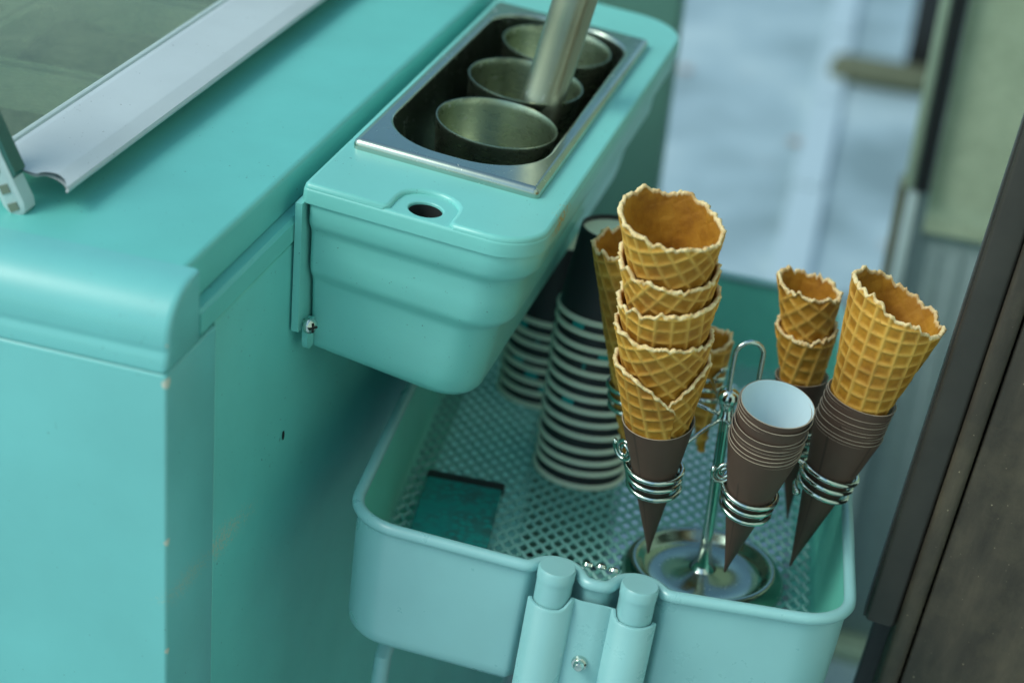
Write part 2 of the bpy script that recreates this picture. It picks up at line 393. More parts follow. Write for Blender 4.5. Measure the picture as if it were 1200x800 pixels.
# rim profile (y outward = negative, z relative to the top)
prof = [(.046, 0), (.036, 0)]
for k in range(1, 9):
    a = R(90 + 90 * k / 8); prof.append((.036 + .033 * math.cos(a), -.030 + .030 * math.sin(a)))
prof += [(.0030, -.0315), (.0034, -.0335), (.0030, -.0350), (.0020, -.0370), (.0014, -.0390), (.0006, -.0430), (.0004, -.0452), (.003, -.0460), (.012, -.0460), (.046, -.0460)]
def pl(i, x):
    out = []
    for y, z in prof:
        c = Vector((y - .03, z + .024)); l = c.length
        c = c * (1 - i / l) if l > i else c
        out.append((x, .03 + c.x, FZ - .024 + c.y))
    return out
rm = MB(); rm.loft([pl(0, X0), pl(0, -.0045), pl(.0006, -.0018), pl(.002, -.0005), pl(.0045, 0)])
rm.build('front_rim', M['front'], fr, 50)
LX, LY1 = -.168, .94
tp = MB(); tl = []
for y in (.0461, .50, Y1): tl.append([(LX, y, FZ - .026), (-.009, y, FZ - .026), (-.0088, y, FZ - .0045), (-.0093, y, FZ - .0022), (-.0108, y, FZ - .0006), (-.0130, y, FZ), (LX, y, FZ)])
tp.loft(tl); tp.box(X0, LX - .0002, .0461, .118, FZ - .026, FZ).box(X0, LX - .0002, LY1, Y1, FZ - .026, FZ).box(X0, X0 + .05, .1182, LY1 - .0002, FZ - .026, FZ)
tp.build('top_panel', M['top'], fr, 40)
bd = MB()
lo = []
for y in (.0463, Y1): lo.append([(-.02, y, FZ - .0268), (-.010, y, FZ - .0268), (-.0022, y, FZ - .0272), (0, y, FZ - .0295), (0, y, FZ - .0425), (-.002, y, FZ - .0445), (-.02, y, FZ - .0445)])
bd.loft(lo); bd.build('rim_band', M['side'], fr)
# cabinet
cb = MB(); cb.box(X0, 0.0, 0.0, .0688, .04, FZ - .0462, .0022); cb.build('front_panel', M['front'], fr, 50)
sp = MB(); sp.box(-.035, -.0012, .0702, Y1, .04, FZ - .0447, .0016); sp.build('side_panel', M['side'], fr, 50)
MB().box(X0, X0 + .02, .055, Y1, .04, FZ - .03).box(X0 + .02, -.036, Y1 - .02, Y1, .04, FZ - .03).build('rear_panel', M['side'], fr)
MB().box(X0 + .03, -.04, .06, Y1 - .03, FZ - .30, FZ - .285).build('inner_floor', M['inside'], fr)
wl = MB().box(X0 + .03, X0 + .04, .07, Y1 - .04, FZ - .285, FZ - .027).box(-.165, -.155, .07, Y1 - .04, FZ - .285, FZ - .027).box(X0 + .04, -.166, .07, .08, FZ - .285, FZ - .027)
wl.build('inner_wall', M['inside'], fr)
MB().box(X0 + .02, -.02, .02, Y1 - .02, 0, .04).build('plinth', M['black'], fr)
ch = MB(); ch.lathe([(0, 0), (.0026, 0), (.0034, .0006), (.0036, .0014)], 12)
dn = ch.build('rivet_hole', M['void'], fr); dn.matrix_local = Matrix.Translation((-.0010, .1847, .8395)) @ Matrix.Rotation(R(90), 4, 'Y') @ Matrix.Diagonal((1.0, .55, .4, 1))
# small stains of dirt on the worktop
# glass lid, lies on the freezer top and slides: a part of the freezer
lid = bpy.data.objects.new('glass_lid', None); link(lid, fr)
lf = MB(); secs = []
pr = [(-.1015, .0140), (-.1006, .0160), (-.1016, .0180), (-.1120, .0212), (-.1500, .0248), (-.1540, .0244), (-.1548, .0225), (-.1548, .0150), (-.1535, .0150), (-.1530, .0222),
      (-.1480, .0224), (-.1300, .0216), (-.1180, .0190), (-.1090, .0158), (-.1045, .0140)]
dense = []
for i in range(len(pr)):
    a_, b_ = Vector(pr[i]), Vector(pr[(i + 1) % len(pr)]); k_ = max(1, int((b_ - a_).length / .0012))
    dense += [tuple(a_.lerp(b_, j / k_)) for j in range(k_)]
def sec(y, cut=0.0): return [(x, y + cut * .0075 * max(0, 1 - ((x + .1125) / .0092) ** 2) ** .5, FZ + z) for x, z in dense]
lf.loft([sec(.0795, 1), sec(.0800, 1), sec(.0900), sec(.9)], False, True)
lf.build('lid_frame', M['white'], lid, 14)
gp = MB(); gl_ = []
for k in range(9):
    x = -.1535 - k * .062; z = FZ + .0185 + .02 * math.sin(k / 8 * math.pi * .5)
    gl_.append((x, z))
vv = [(x, y, z) for y in (.083, .9) for x, z in gl_] + [(x, y, z - .004) for y in (.083, .9) for x, z in gl_]
ff = [(i, i + 1, 10 + i, 9 + i) for i in range(8)] + [(18 + i, 19 + i, 28 + i, 27 + i) for i in range(8)] + [(i, i + 1, 19 + i, 18 + i) for i in range(8)]
gp.add(vv, ff); gp.build('glass_pane', M['glass'], lid)
gs = MB().tube([(-.1575, .09, FZ + .0235), (-.1575, .88, FZ + .0235)], .0022, 8); gs.build('glass_seal', M['clear'], lid)
cd_ = Vector((-.024, 0, .050)).normalized(); cn_ = Vector((cd_.z, 0, -cd_.x))
def clip_pt(u, v, y): return tuple(Vector((-.1225, y, FZ + .0012)) + cd_ * u + cn_ * v)
ec = MB()
for y0_, y1_, oo in (((.0660, .0785, [(0, -.0095), (-.001, -.004), (.001, 0), (.006, .0018), (.19, .0018), (.19, -.0125), (.008, -.0125)]),)):
    ins = lambda d: [(u + (d if u < .1 else -d), v + (d if v < -.006 else -d)) for u, v in oo]
    ec.loft([[clip_pt(u, v, y) for u, v in o2] for y, o2 in ((y0_, ins(.0012)), (y0_ + .001, oo), (y1_, oo))])
e_ = ec.build('end_clip', M['clear'], lid, 40)
sl = MB()
for u0, u1, v0, v1 in ((.0035, .0085, -.0085, -.0020), (.0150, .0205, -.0085, -.0025), (.0280, .075, -.0085, -.0035)):
    sl.loft([[clip_pt(u, v, y) for u, v in ((u0, v0), (u1, v0), (u1, v1), (u0, v1))] for y in (.0652, .0672)])
sl.build('clip_slot', M['slot'], lid)
eg = MB(); eg.loft([[clip_pt(u, v, y) for u, v in ((.022, .0020), (.19, .0020), (.19, .0052), (.025, .0052))] for y in (.0672, .0790)])
eg.build('glass_edge', M['edgeglass'], lid)

# tubs of ice cream under the glass
lab = [['frosted tub of olive coloured ice cream under the lid, near the clip', 'frosted ice cream tub under the glass, second row and furthest left'],
       ['frosted ice cream tub under the glass beside the white frame, second row from front', 'frosted ice cream tub at the far left end of the middle row'],
       ['frosted ice cream tub beside the white frame in the third row from front', 'frosted ice cream tub in the farthest row, at the left edge']]
for i in range(3):
    for j in range(2):
        cx = -.3957 - .251 - j * .165; cy = .8345 + .23 + i * .188
        if cx < -.3957 + X0 + .05: continue
        nm = ('frosted tub of olive ice cream beside the white lid frame, ' if j == 0 else 'frosted tub of olive ice cream away from the white lid frame, ') + ('nearest row', 'middle row', 'farthest row')[i]
        t = thing('ice_cream_tub', nm, 'tub', Matrix.Translation((cx, cy, FZ - .100)), 'tubs of ice cream under the glass lid')
        mb = MB(); lo = []
        for z, a in ((-.165, -.012), (.078, 0), (.082, .004), (.0855, .004), (.0855, -.003), (.07, -.005), (-.15, -.014)):
            lo.append([(x, y, z) for x, y in rrect(-.076 - a, .076 + a, -.086 - a, .086 + a, .02, 4)])
        mb.loft(lo); mb.build('tub_wall', M['tub'], t)
        ic = MB(); n = 14; v = []; f = []
        for a in range(n):
            for b in range(n):
                x = -.071 + .142 * a / (n - 1); y = -.081 + .162 * b / (n - 1)
                v.append((x, y, .058 + .012 * noise.noise(Vector((x * 22 + i * 5, y * 22 + j * 7, 1)))))
        for a in range(n - 1):
            for b in range(n - 1): f.append((a * n + b, (a + 1) * n + b, (a + 1) * n + b + 1, a * n + b + 1))
        ic.add(v, f); ic.build('ice_cream', M['icecream'], t, 0)

# ------------------------------------------------------------------ topping box (hangs on the side of the freezer)
BX = Matrix.Translation((-0.38459720, 1.09797980, 1.5 - 0.47000)) @ Matrix.Rotation(R(4.89), 4, 'Y')
bx = thing('topping_box', 'mint plastic topping box hooked on the side of the freezer, holding a steel pan', 'box', BX)
x0, x1, y0, y1 = -.0072, .1515, -.0705, .424
out = rrect(x0, x1, y0, y1, (.005, .034, .045, .005), 10)
# raised deck with a notch round the drain hole
hx, hy, hr = .0715, -.0535, .0112
nw = .0195
ya = y0
dk = []
for p in out: dk.append(p)
# split the front edge: insert the notch between the front-left corner and the front-right corner
fl = dk[:11]; rest = dk[11:]
notch = [(hx - nw - .004, y0), (hx - nw, y0 + .004), (hx - nw, hy + .002)]
for k in range(1, 9):
    a = R(180 - 180 * k / 9); notch.append((hx + nw * math.cos(a), hy + .004 + nw * .92 * math.sin(a)))
notch += [(hx + nw, hy + .002), (hx + nw, y0 + .004), (hx + nw + .004, y0)]
deck = fl + notch + rest
pw, plen = .132, .3445
ph = rrect(.008, pw - .008, .009, plen - .008, .03, 6)
bl = MB(); plate(bl, out, [circle(hx, hy, hr), ph], -.0195, -.0088, .0022, .0012); 
lc = bl.build('lid', M['box'], bx, 40)
dkm = MB(); plate(dkm, inset(deck, .0006), [ph], -.0110, -.0060, .0028, .0012, bottom=False); dkm.build('lid_deck', M['box'], lc, 40)
hol = MB().lathe([(hr - .0003, -.0108), (hr - .0003, -.024), (0, -.024)], 28, cx=hx, cy=hy); hol.build('drain_hole', M['void'], lc)
# tapering body with two steps
bp = [(-.0200, .0024), (-.0240, .0020), (-.0330, .0024), (-.0375, .0060), (-.0400, .0092), (-.0440, .0108), (-.055, .0112), (-.0680, .0120), (-.0730, .0150), (-.0770, .0200), (-.0815, .0222), (-.1000, .0250), (-.1180, .0272), (-.1265, .0290), (-.1310, .0325), (-.1335, .0385), (-.1345, .048)]
bb = MB(); lo = []
for z, i in bp:
    rr = max(.006, .034 - i * .25)
    lo.append([(x, y, z) for x, y in rrect(x0 + .0050 + max(0, -.02 - z) * .075, x1 - i, y0 + i * .62 + .0004, y1 - i * .62, (.004, rr, rr + .008, .004), 10)])
lo = [[(x, y, z - max(0, -.02 - z) * .13 * (x - x0) / .16) for x, y, z in l] for l in lo]
bb.loft(lo[:], False, True); bb.build('body', M['box'], bx, 50)
UP = Matrix.Rotation(R(-4.89), 4, 'Y')
mp_ = MB()
ol = [(-.0745, -.0185), (-.0745, -.1095), (-.0735, -.1120), (-.0700, -.1125), (-.0660, -.1125), (-.0650, -.0185)]
mp_.loft([[(x, y, z) for y, z in ol] for x in (-.0105, -.0100, -.0062, -.0058)])
mp_.box(-.0105, -.0062, -.0649, .42, -.1125, -.0185)
mt_ = mp_.build('mount_plate', M['box'], bx, 40); mt_.matrix_local = UP
cl_ = MB(); ol = [(-.0665, -.108), (-.0670, -.1215), (-.0655, -.1265), (-.0620, -.129), (-.056, -.129), (-.055, -.108)]
cl_.loft([[(x, y, z) for y, z in ol] for x in (-.0055, -.0050, -.0020, -.0016)]); ct_ = cl_.build('bracket_tab', M['box'], bx, 40); ct_.matrix_local = UP
sw = MB(); sw.lathe([(0, .0034), (.0012, .0034), (.0036, .0028), (.0052, .0014), (.0057, 0), (.0044, -.0008), (.0034, -.006), (0, -.006)], 24)
s_ = sw.build('screw', M['chrome'], bx, 40); s_.matrix_local = UP @ Matrix.Translation((.0005, -.0680, -.1085)) @ Matrix.Rotation(R(52), 4, 'Z') @ Matrix.Rotation(R(90), 4, 'X')
sx = MB(); sx.box(-.0034, .0034, -.0006, .0006, .0030, .0039).box(-.0006, .0006, -.0034, .0034, .0030, .00385); sx_ = sx.build('screw_slot', M['void'], s_)

# steel pan
pn = thing('steel_pan', 'rectangular stainless steel pan with rolled rim set into the mint box', 'pan', BX)
fo = rrect(0, pw, 0, plen, .0045, 4); fi = rrect(.0095, pw - .0105, .0165, plen - .014, (.048, .050, .040, .040), 12)
f_ = MB(); plate(f_, fo, [fi], -.0062, .0012, .0044, .0022, bottom=False); f_.build('flange', M['pan'], pn, 45)
w_ = MB(); lo = []
for z, i in ((-.0054, 0), (-.012, .0005), (-.10, .006), (-.107, .009), (-.11, .016)):
    lo.append([(x, y, z) for x, y in inset(rrect(.0095, pw - .0105, .0165, plen - .014, (.048, .050, .040, .040), 12), i)])
w_.loft(lo, False, True); w_.build('pan_well', M['pan'], pn, 45)
# three steel cups
cl = ['steel cup nearest the box front, empty, with a bright reflection inside', 'middle steel cup with the thick steel pestle standing in it', 'farthest steel cup, behind the steel pestle at the back of the pan']
cm = None
for (cx, cy, z), lb in zip(((.0735, .0975, -.0015), (.0685, .1915, -.002), (.0690, .2825, -.002)), cl):
    c_ = bpy.data.objects.new('steel_cup', cm) if cm else None
    if not c_:
        mb = MB(); mb.lathe([(0, -.103), (.030, -.103), (.034, -.100), (.0432, -.004), (.0440, -.001), (.0437, .0002), (.0430, .0002), (.0425, -.001), (.0418, -.005), (.0328, -.098), (.029, -.1005), (0, -.101)], 64)
        c_ = mb.build('steel_cup', M['cup'], None, 60); cm = c_.data
    else: COL.objects.link(c_)
    c_.matrix_world = BX @ Matrix.Translation((cx, cy, z)); tag(c_, lb, 'cup', 'steel cups standing in the pan')
pa = BX.inverted().to_3x3() @ Vector((.19, .06, 1)).normalized()
pe = MB(); pe.lathe([(0, -.090), (.010, -.090), (.0150, -.087), (.0165, -.080), (.0166, -.01), (.0162, .0), (.0160, .0006), (.0160, .06), (.0166, .16), (.0150, .17), (0, .171)], 40)
p_ = pe.build('steel_pestle', M['rod'], None, 50); p_.matrix_world = BX @ frame((.0890, .172, .0), pa); tag(p_, 'thick brushed steel pestle leaning out of the middle steel cup', 'pestle')

# ------------------------------------------------------------------ basket
def eul(a, b, c): return Matrix.Rotation(R(c), 4, 'Z') @ Matrix.Rotation(R(b), 4, 'Y') @ Matrix.Rotation(R(a), 4, 'X')
KX = Matrix.Translation((-.32516, .95433, 1.5 - .67187)) @ eul(-3.55, 3.3, 6.92)
bk = thing('wire_basket', 'mint metal basket with expanded mesh floor and two capped front tubes', 'basket', KX)
BWd, BD = .33, .5587
TC = [(.1400, -.0125), (.1935, -.0125)]; TR = .0122
def bpath(off=0.0, n=8, wave=True):
    """outline of the rim, ccw seen from above; bends in behind each front tube"""
    o_ = []
    base = rrect(off, BWd - off, off, BD - off, .036 - off * .5, n)
    o_ += base[:n + 1]
    if wave:
        y = off; rr = TR + .0052 + max(0, off) * .3
        for cx, cy in TC:
            for k in range(0, 13):
                a = math.pi - math.pi * k / 12
                px, py = cx + rr * math.cos(a), cy + rr * math.sin(a)
                if 1 <= k <= 11: o_.append((px, py))
            if cx == TC[0][0]: o_ += [(cx + rr + .0025, cy - .0015), ((TC[0][0] + TC[1][0]) / 2, cy - .0010), (TC[1][0] - rr - .0025, TC[1][1] - .0015)]
    o_ += base[n + 1:]
    return o_
def smooth(pl_, it=2):
    for _ in range(it):
        n = len(pl_); pl_ = [tuple((Vector(pl_[i - 1]) + Vector(pl_[i]) * 2 + Vector(pl_[(i + 1) % n])) / 4) for i in range(n)]
    return pl_
def resample(pl_, step):
    P = [Vector(p) for p in pl_] + [Vector(pl_[0])]; out_ = []; 
    d = [0]
    for i in range(len(P) - 1): d.append(d[-1] + (P[i + 1] - P[i]).length)
    n = int(d[-1] / step); j = 0
    for k in range(n):
        t = d[-1] * k / n
        while d[j + 1] < t: j += 1
        q = (t - d[j]) / max(1e-9, d[j + 1] - d[j]); out_.append(tuple(P[j].lerp(P[j + 1], q)))
    return out_
rim2 = smooth(resample(bpath(), .0028), 3)
rb = MB(); rb.tube([(x, y, 0) for x, y in rim2], .0042, 10, closed=True); rb.build('rim', M['basket'], bk, 0)
wm = MB(); lo = []
for z, i in ((-.001, .0003), (-.03, .001), (-.082, .0030), (-.089, .0045), (-.0935, .0085), (-.0955, .014), (-.0955, .022)):
    lo.append([(x, y, z) for x, y in (inset(rim2, i))])
for z, i in ((-.0945, .022), (-.0945, .0145), (-.0925, .0093), (-.0885, .0056), (-.082, .0040), (-.03, .0020), (-.001, .0012)):
    lo.append([(x, y, z) for x, y in (inset(rim2, i))])
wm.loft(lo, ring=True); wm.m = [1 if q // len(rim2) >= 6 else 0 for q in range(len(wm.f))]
wm.build('wall', [M['basket'], M['basket_bounce']], bk, 40)
# expanded metal floor: rows of diamonds, each strand a slim twisted bar
fm_ = MB(); cw, chh = .0118, .0080; zf = -.0800
nr = int((BD - .012) / chh); ncol = int((BWd - .012) / (cw / 2))
def instrip(x, y): return .007 < x < BWd - .007 and .007 < y < BD - .007
for r_ in range(nr + 1):
    yb = .008 + r_ * chh
    for c in range(ncol):
        s0 = (c + r_) % 2
        xa = .008 + c * cw / 2; xb = xa + cw / 2
        ya_ = yb + (chh * .42 if s0 else -chh * .42); yb_ = yb + (-chh * .42 if s0 else chh * .42)
        if not (instrip(xa, ya_) and instrip(xb, yb_)): continue
        h = .0013
        v = []
        for (x, y, up) in ((xa, ya_, s0), (xb, yb_, 1 - s0)):
            dz = .0014 if up else -.0010
            v += [(x, y - h, zf + dz - .0010), (x, y + h, zf + dz + .0009), (x, y + h, zf + dz - .0001), (x, y - h, zf + dz - .0020)]
        fm_.add(v, [(0, 4, 5, 1), (1, 5, 6, 2), (2, 6, 7, 3), (3, 7, 4, 0)])
fo_ = fm_.build('mesh_floor', M['mesh'], bk, 30)
# tubes with caps, clamp plate, bolt
for (cx, cy) in TC:
    t = MB().lathe([(0, -.78), (TR - .0004, -.78), (TR - .0004, -.0012), (0, -.0012)], 32, cx=cx, cy=cy).build('tube', M['basket'], bk)
    MB().lathe([(TR - .001, -.0010), (TR, -.0010), (TR, .0060), (TR - .0009, .0072), (0, .0074)], 36, cx=cx, cy=cy).build('tube_cap', M['basket'], t, 40)
def clamp(off):
    q = []; rr = TR + .0004 + off
    (a, ya1), (b, yb1) = TC
    for k in range(0, 11): 
        an = R(188 + (345 - 188) * k / 10); q.append((a + rr * math.cos(an), ya1 + rr * math.sin(an)))
    yy = ya1 - .0050 - off * .4
    for k in range(1, 6): q.append((a + rr + .002 + (b - a - 2 * rr - .004) * k / 6, yy))
    for k in range(0, 11):
        an = R(195 + (352 - 195) * k / 10); q.append((b + rr * math.cos(an), yb1 + rr * math.sin(an)))
    return q
ci, co_ = clamp(.0002), clamp(.0026)
n = len(ci); topz = []
for i in range(n):
    topz.append(-.0105 if (9 <= i <= 16) else -.0170)
for _ in range(1): topz = [(topz[max(0, i - 1)] + topz[i] * 2 + topz[min(n - 1, i + 1)]) / 4 for i in range(n)]
cmb = MB(); lo = []
for i in range(n):
    (ax_, ay_), (bx_, by_) = ci[i], co_[i]
    lo.append([(ax_, ay_, -.40), (bx_, by_, -.40), (bx_, by_, topz[i] - .0010), (bx_ * .7 + ax_ * .3, by_ * .7 + ay_ * .3, topz[i]), (ax_, ay_, topz[i])])
cmb.loft(lo, True, True); cp_ = cmb.build('clamp_plate', M['basket'], bk, 45)
bo = MB().lathe([(0, .0072), (.0024, .0070), (.0036, .0052), (.0036, .0030), (.0048, .0026), (.0052, .0008), (.0052, 0), (0, 0)], 24)
b_ = bo.build('bolt', M['chrome'], cp_, 40); b_.matrix_local = Matrix.Translation((.1655, TC[0][1] - .0062, -.0555)) @ Matrix.Rotation(R(90), 4, 'X')
for nx, ny in ((.1580, .0040), (.1668, .0052), (.1755, .0040)):
    nb = MB().lathe([(0, .0030), (.0026, .0030), (.0036, .0020), (.0036, 0), (0, 0)], 14); nn_ = nb.build('nut', M['chrome'], cp_, 40)
    nn_.matrix_local = Matrix.Translation((nx, ny + .008, -.003)) @ Matrix.Rotation(R(-40), 4, 'X')
MB().tube([(.035, .10, -.096), (.03, .05, -.13), (.028, .045, -.75)], .006, 12).build('support_rod', M['basket'], bk)
MB().box(.02, .31, .15, .166, -.112, -.0965, .002).build('support_bar', M['basket'], bk)

# teal card lying under the mesh edge
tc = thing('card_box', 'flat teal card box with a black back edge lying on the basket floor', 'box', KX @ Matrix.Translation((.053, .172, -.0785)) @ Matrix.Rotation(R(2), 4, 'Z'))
MB().box(-.029, .029, -.046, .040, 0, .006, .001).build('card_body', M['tealcard'], tc)
MB().box(-.030, .0305, .0403, .050, -.0002, .0065, .001).build('card_back_bar', M['black'], tc)  # black bar along the back of the card

# ------------------------------------------------------------------ paper cups upside down
def cup_mesh():
    H, rb_, rt = .068, .0285, .0365
    body = MB().lathe([(rt - .0003, .0034), (rt - .0012, .0040), (rb_ + .0004, H - .002), (rb_, H), (rb_ - .0012, H), (rb_ - .0014, H - .0038), (rb_ - .002, H - .0040)], 40)
    inner = MB()
    rim = MB().lathe([(rt - .0022, .0034), (rt - .0025, .0014), (rt - .0012, 0), (rt + .0004, .0004), (rt + .0011, .0018), (rt + .0008, .0036), (rt - .0002, .0046), (rt - .0014, .0046)], 44, loop=False)
    base = MB().lathe([(rb_ - .0013, H - .0036), (0, H - .0032)], 32)
    return body, rim, base
ordn = ['lowest', 'second from bottom', 'third from bottom', 'fourth from bottom', 'fifth from bottom', 'sixth from bottom', 'seventh from bottom', 'eighth from bottom', 'ninth from bottom',
        'tenth from bottom', 'eleventh from bottom', 'twelfth from bottom', 'thirteenth from bottom', 'fourteenth from bottom', 'fifteenth from bottom', 'sixteenth from bottom']
cup_proto = None
def cup_stack(px, py, count, dz, lean, word, group):
    global cup_proto
    rng = random.Random(count)
    for k in range(count):
        lb = 'black and cream paper cup upside down in the %s, %s' % (word, 'topmost with its base showing' if k == count - 1 else ordn[k])
        mw = KX @ Matrix.Translation((px + lean[0] * k * dz + rng.uniform(-.0006, .0006), py + lean[1] * k * dz, -.0788 + k * dz + (rng.uniform(-.0007, .0007) if k else 0))) @ Matrix.Rotation(R(rng.uniform(-.9, .9)) if k else 0, 4, 'X') @ Matrix.Rotation(R(rng.uniform(-.9, .9)) if k else 0, 4, 'Y') @ Matrix.Rotation(rng.uniform(0, 6.28), 4, 'Z')
        if cup_proto is None:
            cup_proto = thing('paper_cup', lb, 'paper cup', mw, group); c_ = cup_proto
            a, b, c = cup_mesh()
            a.build('cup_wall', M['cup_print'], c_, 40); b.build('cup_rim', M['cream'], c_, 50); c.build('cup_base', M['cream'], c_)
        else:
            c_ = cup_proto.copy(); COL.objects.link(c_); c_.matrix_world = mw; tag(c_, lb, 'paper cup', group)
            for ch_ in cup_proto.children:
                d = ch_.copy(); COL.objects.link(d); d.parent = c_
cup_stack(.1335, .2850, 14, .0107, (-.03, 0), 'tall stack', 'paper cups in the tall upside down stack')
cup_stack(.0840, .4080, 8, .0107, (0, 0), 'short stack', 'paper cups in the short upside down stack')

# ------------------------------------------------------------------ cone stand
SB = Vector((.2398, .1587, -.0785)); SD = Vector((-.066, 0, 1)).normalized()
ST = KX @ frame(SB, SD)
st = thing('cone_stand', 'chrome stand with round base, pole, loop handle and spiral cone rings', 'stand', ST)
MB().lathe([(.010, .0075), (.018, .0050), (.030, .0030), (.040, .0034), (.0445, .0060), (.0475, .0100), (.0505, .0118), (.0540, .0110), (.0580, .0060), (.0605, .0012), (.0605, 0), (0, 0)], 64).build('base', M['dish'], st, 50)
MB().lathe([(.013, .0036), (.0095, .006), (.006, .014), (.0045, .024), (.0040, .028), (.0040, .138), (0, .138)], 24).build('pole', M['chrome'], st, 50)
MB().lathe([(0, .154), (.004, .1535), (.0075, .1505), (.0085, .147), (.0075, .1435), (.0052, .141), (.0052, .134), (.0062, .133), (.0062, .130), (.0040, .1285)], 28).build('hub', M['chrome'], st, 50)
hp = []
for k in range(25):
    t = k / 24; a = math.pi * t
    w = .0095
    if t < .35: hp.append((-w + .000, 0, .145 + t / .35 * .026))
    elif t > .65: hp.append((w, 0, .171 - (t - .65) / .35 * .020))
    else:
        q = math.pi * (t - .35) / .3; hp.append((-w * math.cos(q), 0, .171 + .0095 * math.sin(q)))
hd = MB().tube([(x * 1.02 + .009 + .03 * max(0, z - .145), x * .3, z + .010 * (z > .15)) for x, y, z in hp], .0018, 10).build('loop_handle', M['chrome'], st, 0)
STi = ST.inverted()
TAN = math.tan(R(11.6))
CONES = {  # tip, axis, ring distance from the tip
    'LF': ((.1976, .1139, -.0461), (-.1077, -.1847, .9769), .074),
    'CF': ((.2517, .1046, -.0400), (.035, -.215, .9707), .070),
    'R': ((.2990, .1465, -.0483), (.1230, -.0406, .9942), .076),
    'BR': ((.2954, .2074, -.0441), (-.1252, -.0086, .9915), .068),
    'BL': ((.1695, .1812, -.0145), (-.1249, .0087, .9921), .058),
    'BM': ((.2232, .2239, -.0141), (-.1741, .1330, .9757), .058)}
def ring_part(key, sang=None):
    tip, ax, s = CONES[key]; A = Vector(ax).normalized(); T = Vector(tip)
    fm2 = STi @ KX @ frame(T + A * s, A)
    hub = Vector((0, 0, .131))
    c0 = fm2 @ Vector((0, 0, 0)); inv = fm2.inverted(); hubl = inv @ hub
    a0 = math.atan2(hubl.y, hubl.x)
    P = []; turns = 3; nn = 26 * turns
    for k in range(nn + 1):
        a = a0 + .6 + 2 * math.pi * k / 26; z = .0120 - .0235 * k / nn
        r = (s + z) * TAN + .0026 + (.0030 * (k / nn) ** 4)
        P.append((r * math.cos(a), r * math.sin(a), z))
    # scroll beside the ring, on the hub side, joining the coil to the arm
    r0 = (s + .0120) * TAN + .0026; Q = []
    a1 = a0 if sang is None else R(sang)
    e = Vector((math.cos(a1), math.sin(a1), 0)); f = Vector((-math.sin(a0), math.cos(a0), 0))
    eh = Vector((math.cos(a0), math.sin(a0), 0))
    cen = e * (r0 + .0012) + Vector((0, 0, .022))
    for k in range(30):
        a = 2 * math.pi * k / 14; rr = .0022 + .0064 * k / 29
        Q.append(tuple(cen + f * rr * math.cos(a) + Vector((0, 0, 1)) * rr * math.sin(a) * 1.15 + e * .0004 * k / 29))
    o_ = MB().tube(P, .0019, 10); 
    b0 = Vector(P[-1]); 
    ring = o_.build('cone_ring', M['chrome'], st, 0); ring.matrix_local = fm2
    if sang is not None: sc_ = MB().tube(Q, .0014, 8).build('scroll', M['chrome'], ring, 0)
    ar = MB().tube([tuple(Vector(P[0])), tuple(eh * (r0 + .004) + Vector((0, 0, .006))), tuple(eh * (r0 + .012) + Vector((0, 0, .010))), tuple(hubl * .75 + Vector((0, 0, .004))), tuple(hubl)], .0014, 8).build('arm', M['chrome'], ring, 0)
    bd_ = MB(); bd_.lathe([(0, -.003), (.0021, -.0021), (.003, 0), (.0021, .0021), (0, .003)], 12); b2 = bd_.build('wire_bead', M['chrome'], ring, 0); b2.matrix_local = Matrix.Translation(b0)
for k in CONES: ring_part(k, {'LF': 190, 'CF': 190}.get(k))

# ------------------------------------------------------------------ paper sleeves and waffle cones
def sleeve_mesh(Ls, t=.0007, n=56):
    """outer skin, rim, white liner; tip at the origin"""
    mb = MB(); r = Ls * TAN
    mb.lathe([(0, .0), (.0008, .0012)] + [(q * TAN, q) for q in (.01, .03, .06, .09, Ls - .001)] + [(r, Ls)], n, 0)
    mb.lathe([(r, Ls), (r - t, Ls + .0001)], n, 1)
    mb.lathe([(r - t, Ls + .0001)] + [(q * TAN - t, q) for q in (Ls - .001, .09, .06, .03)] + [(0, .004)], n, 2)
    return mb.build('paper_sleeve', [M['brown'], M['brown_edge'], M['liner']], None, 60)
slv = None
_srng = random.Random(5)
def sleeve(key, shift, label, group, spin=0, wob=(0, 0), thin=1.0):
    global slv
    tip, ax, _ = CONES[key]; A = Vector(ax).normalized(); Ls = .1195
    if slv is None: slv = sleeve_mesh(Ls); o_ = slv
    else: o_ = slv.copy(); COL.objects.link(o_)
    o_.matrix_world = KX @ frame(Vector(tip) + A * shift, A + Vector((wob[0], wob[1], 0)), spin) @ Matrix.Diagonal((thin * _srng.uniform(.985, 1.015), thin * _srng.uniform(.985, 1.015), 1, 1))
    return tag(o_, label, 'paper cone', group)

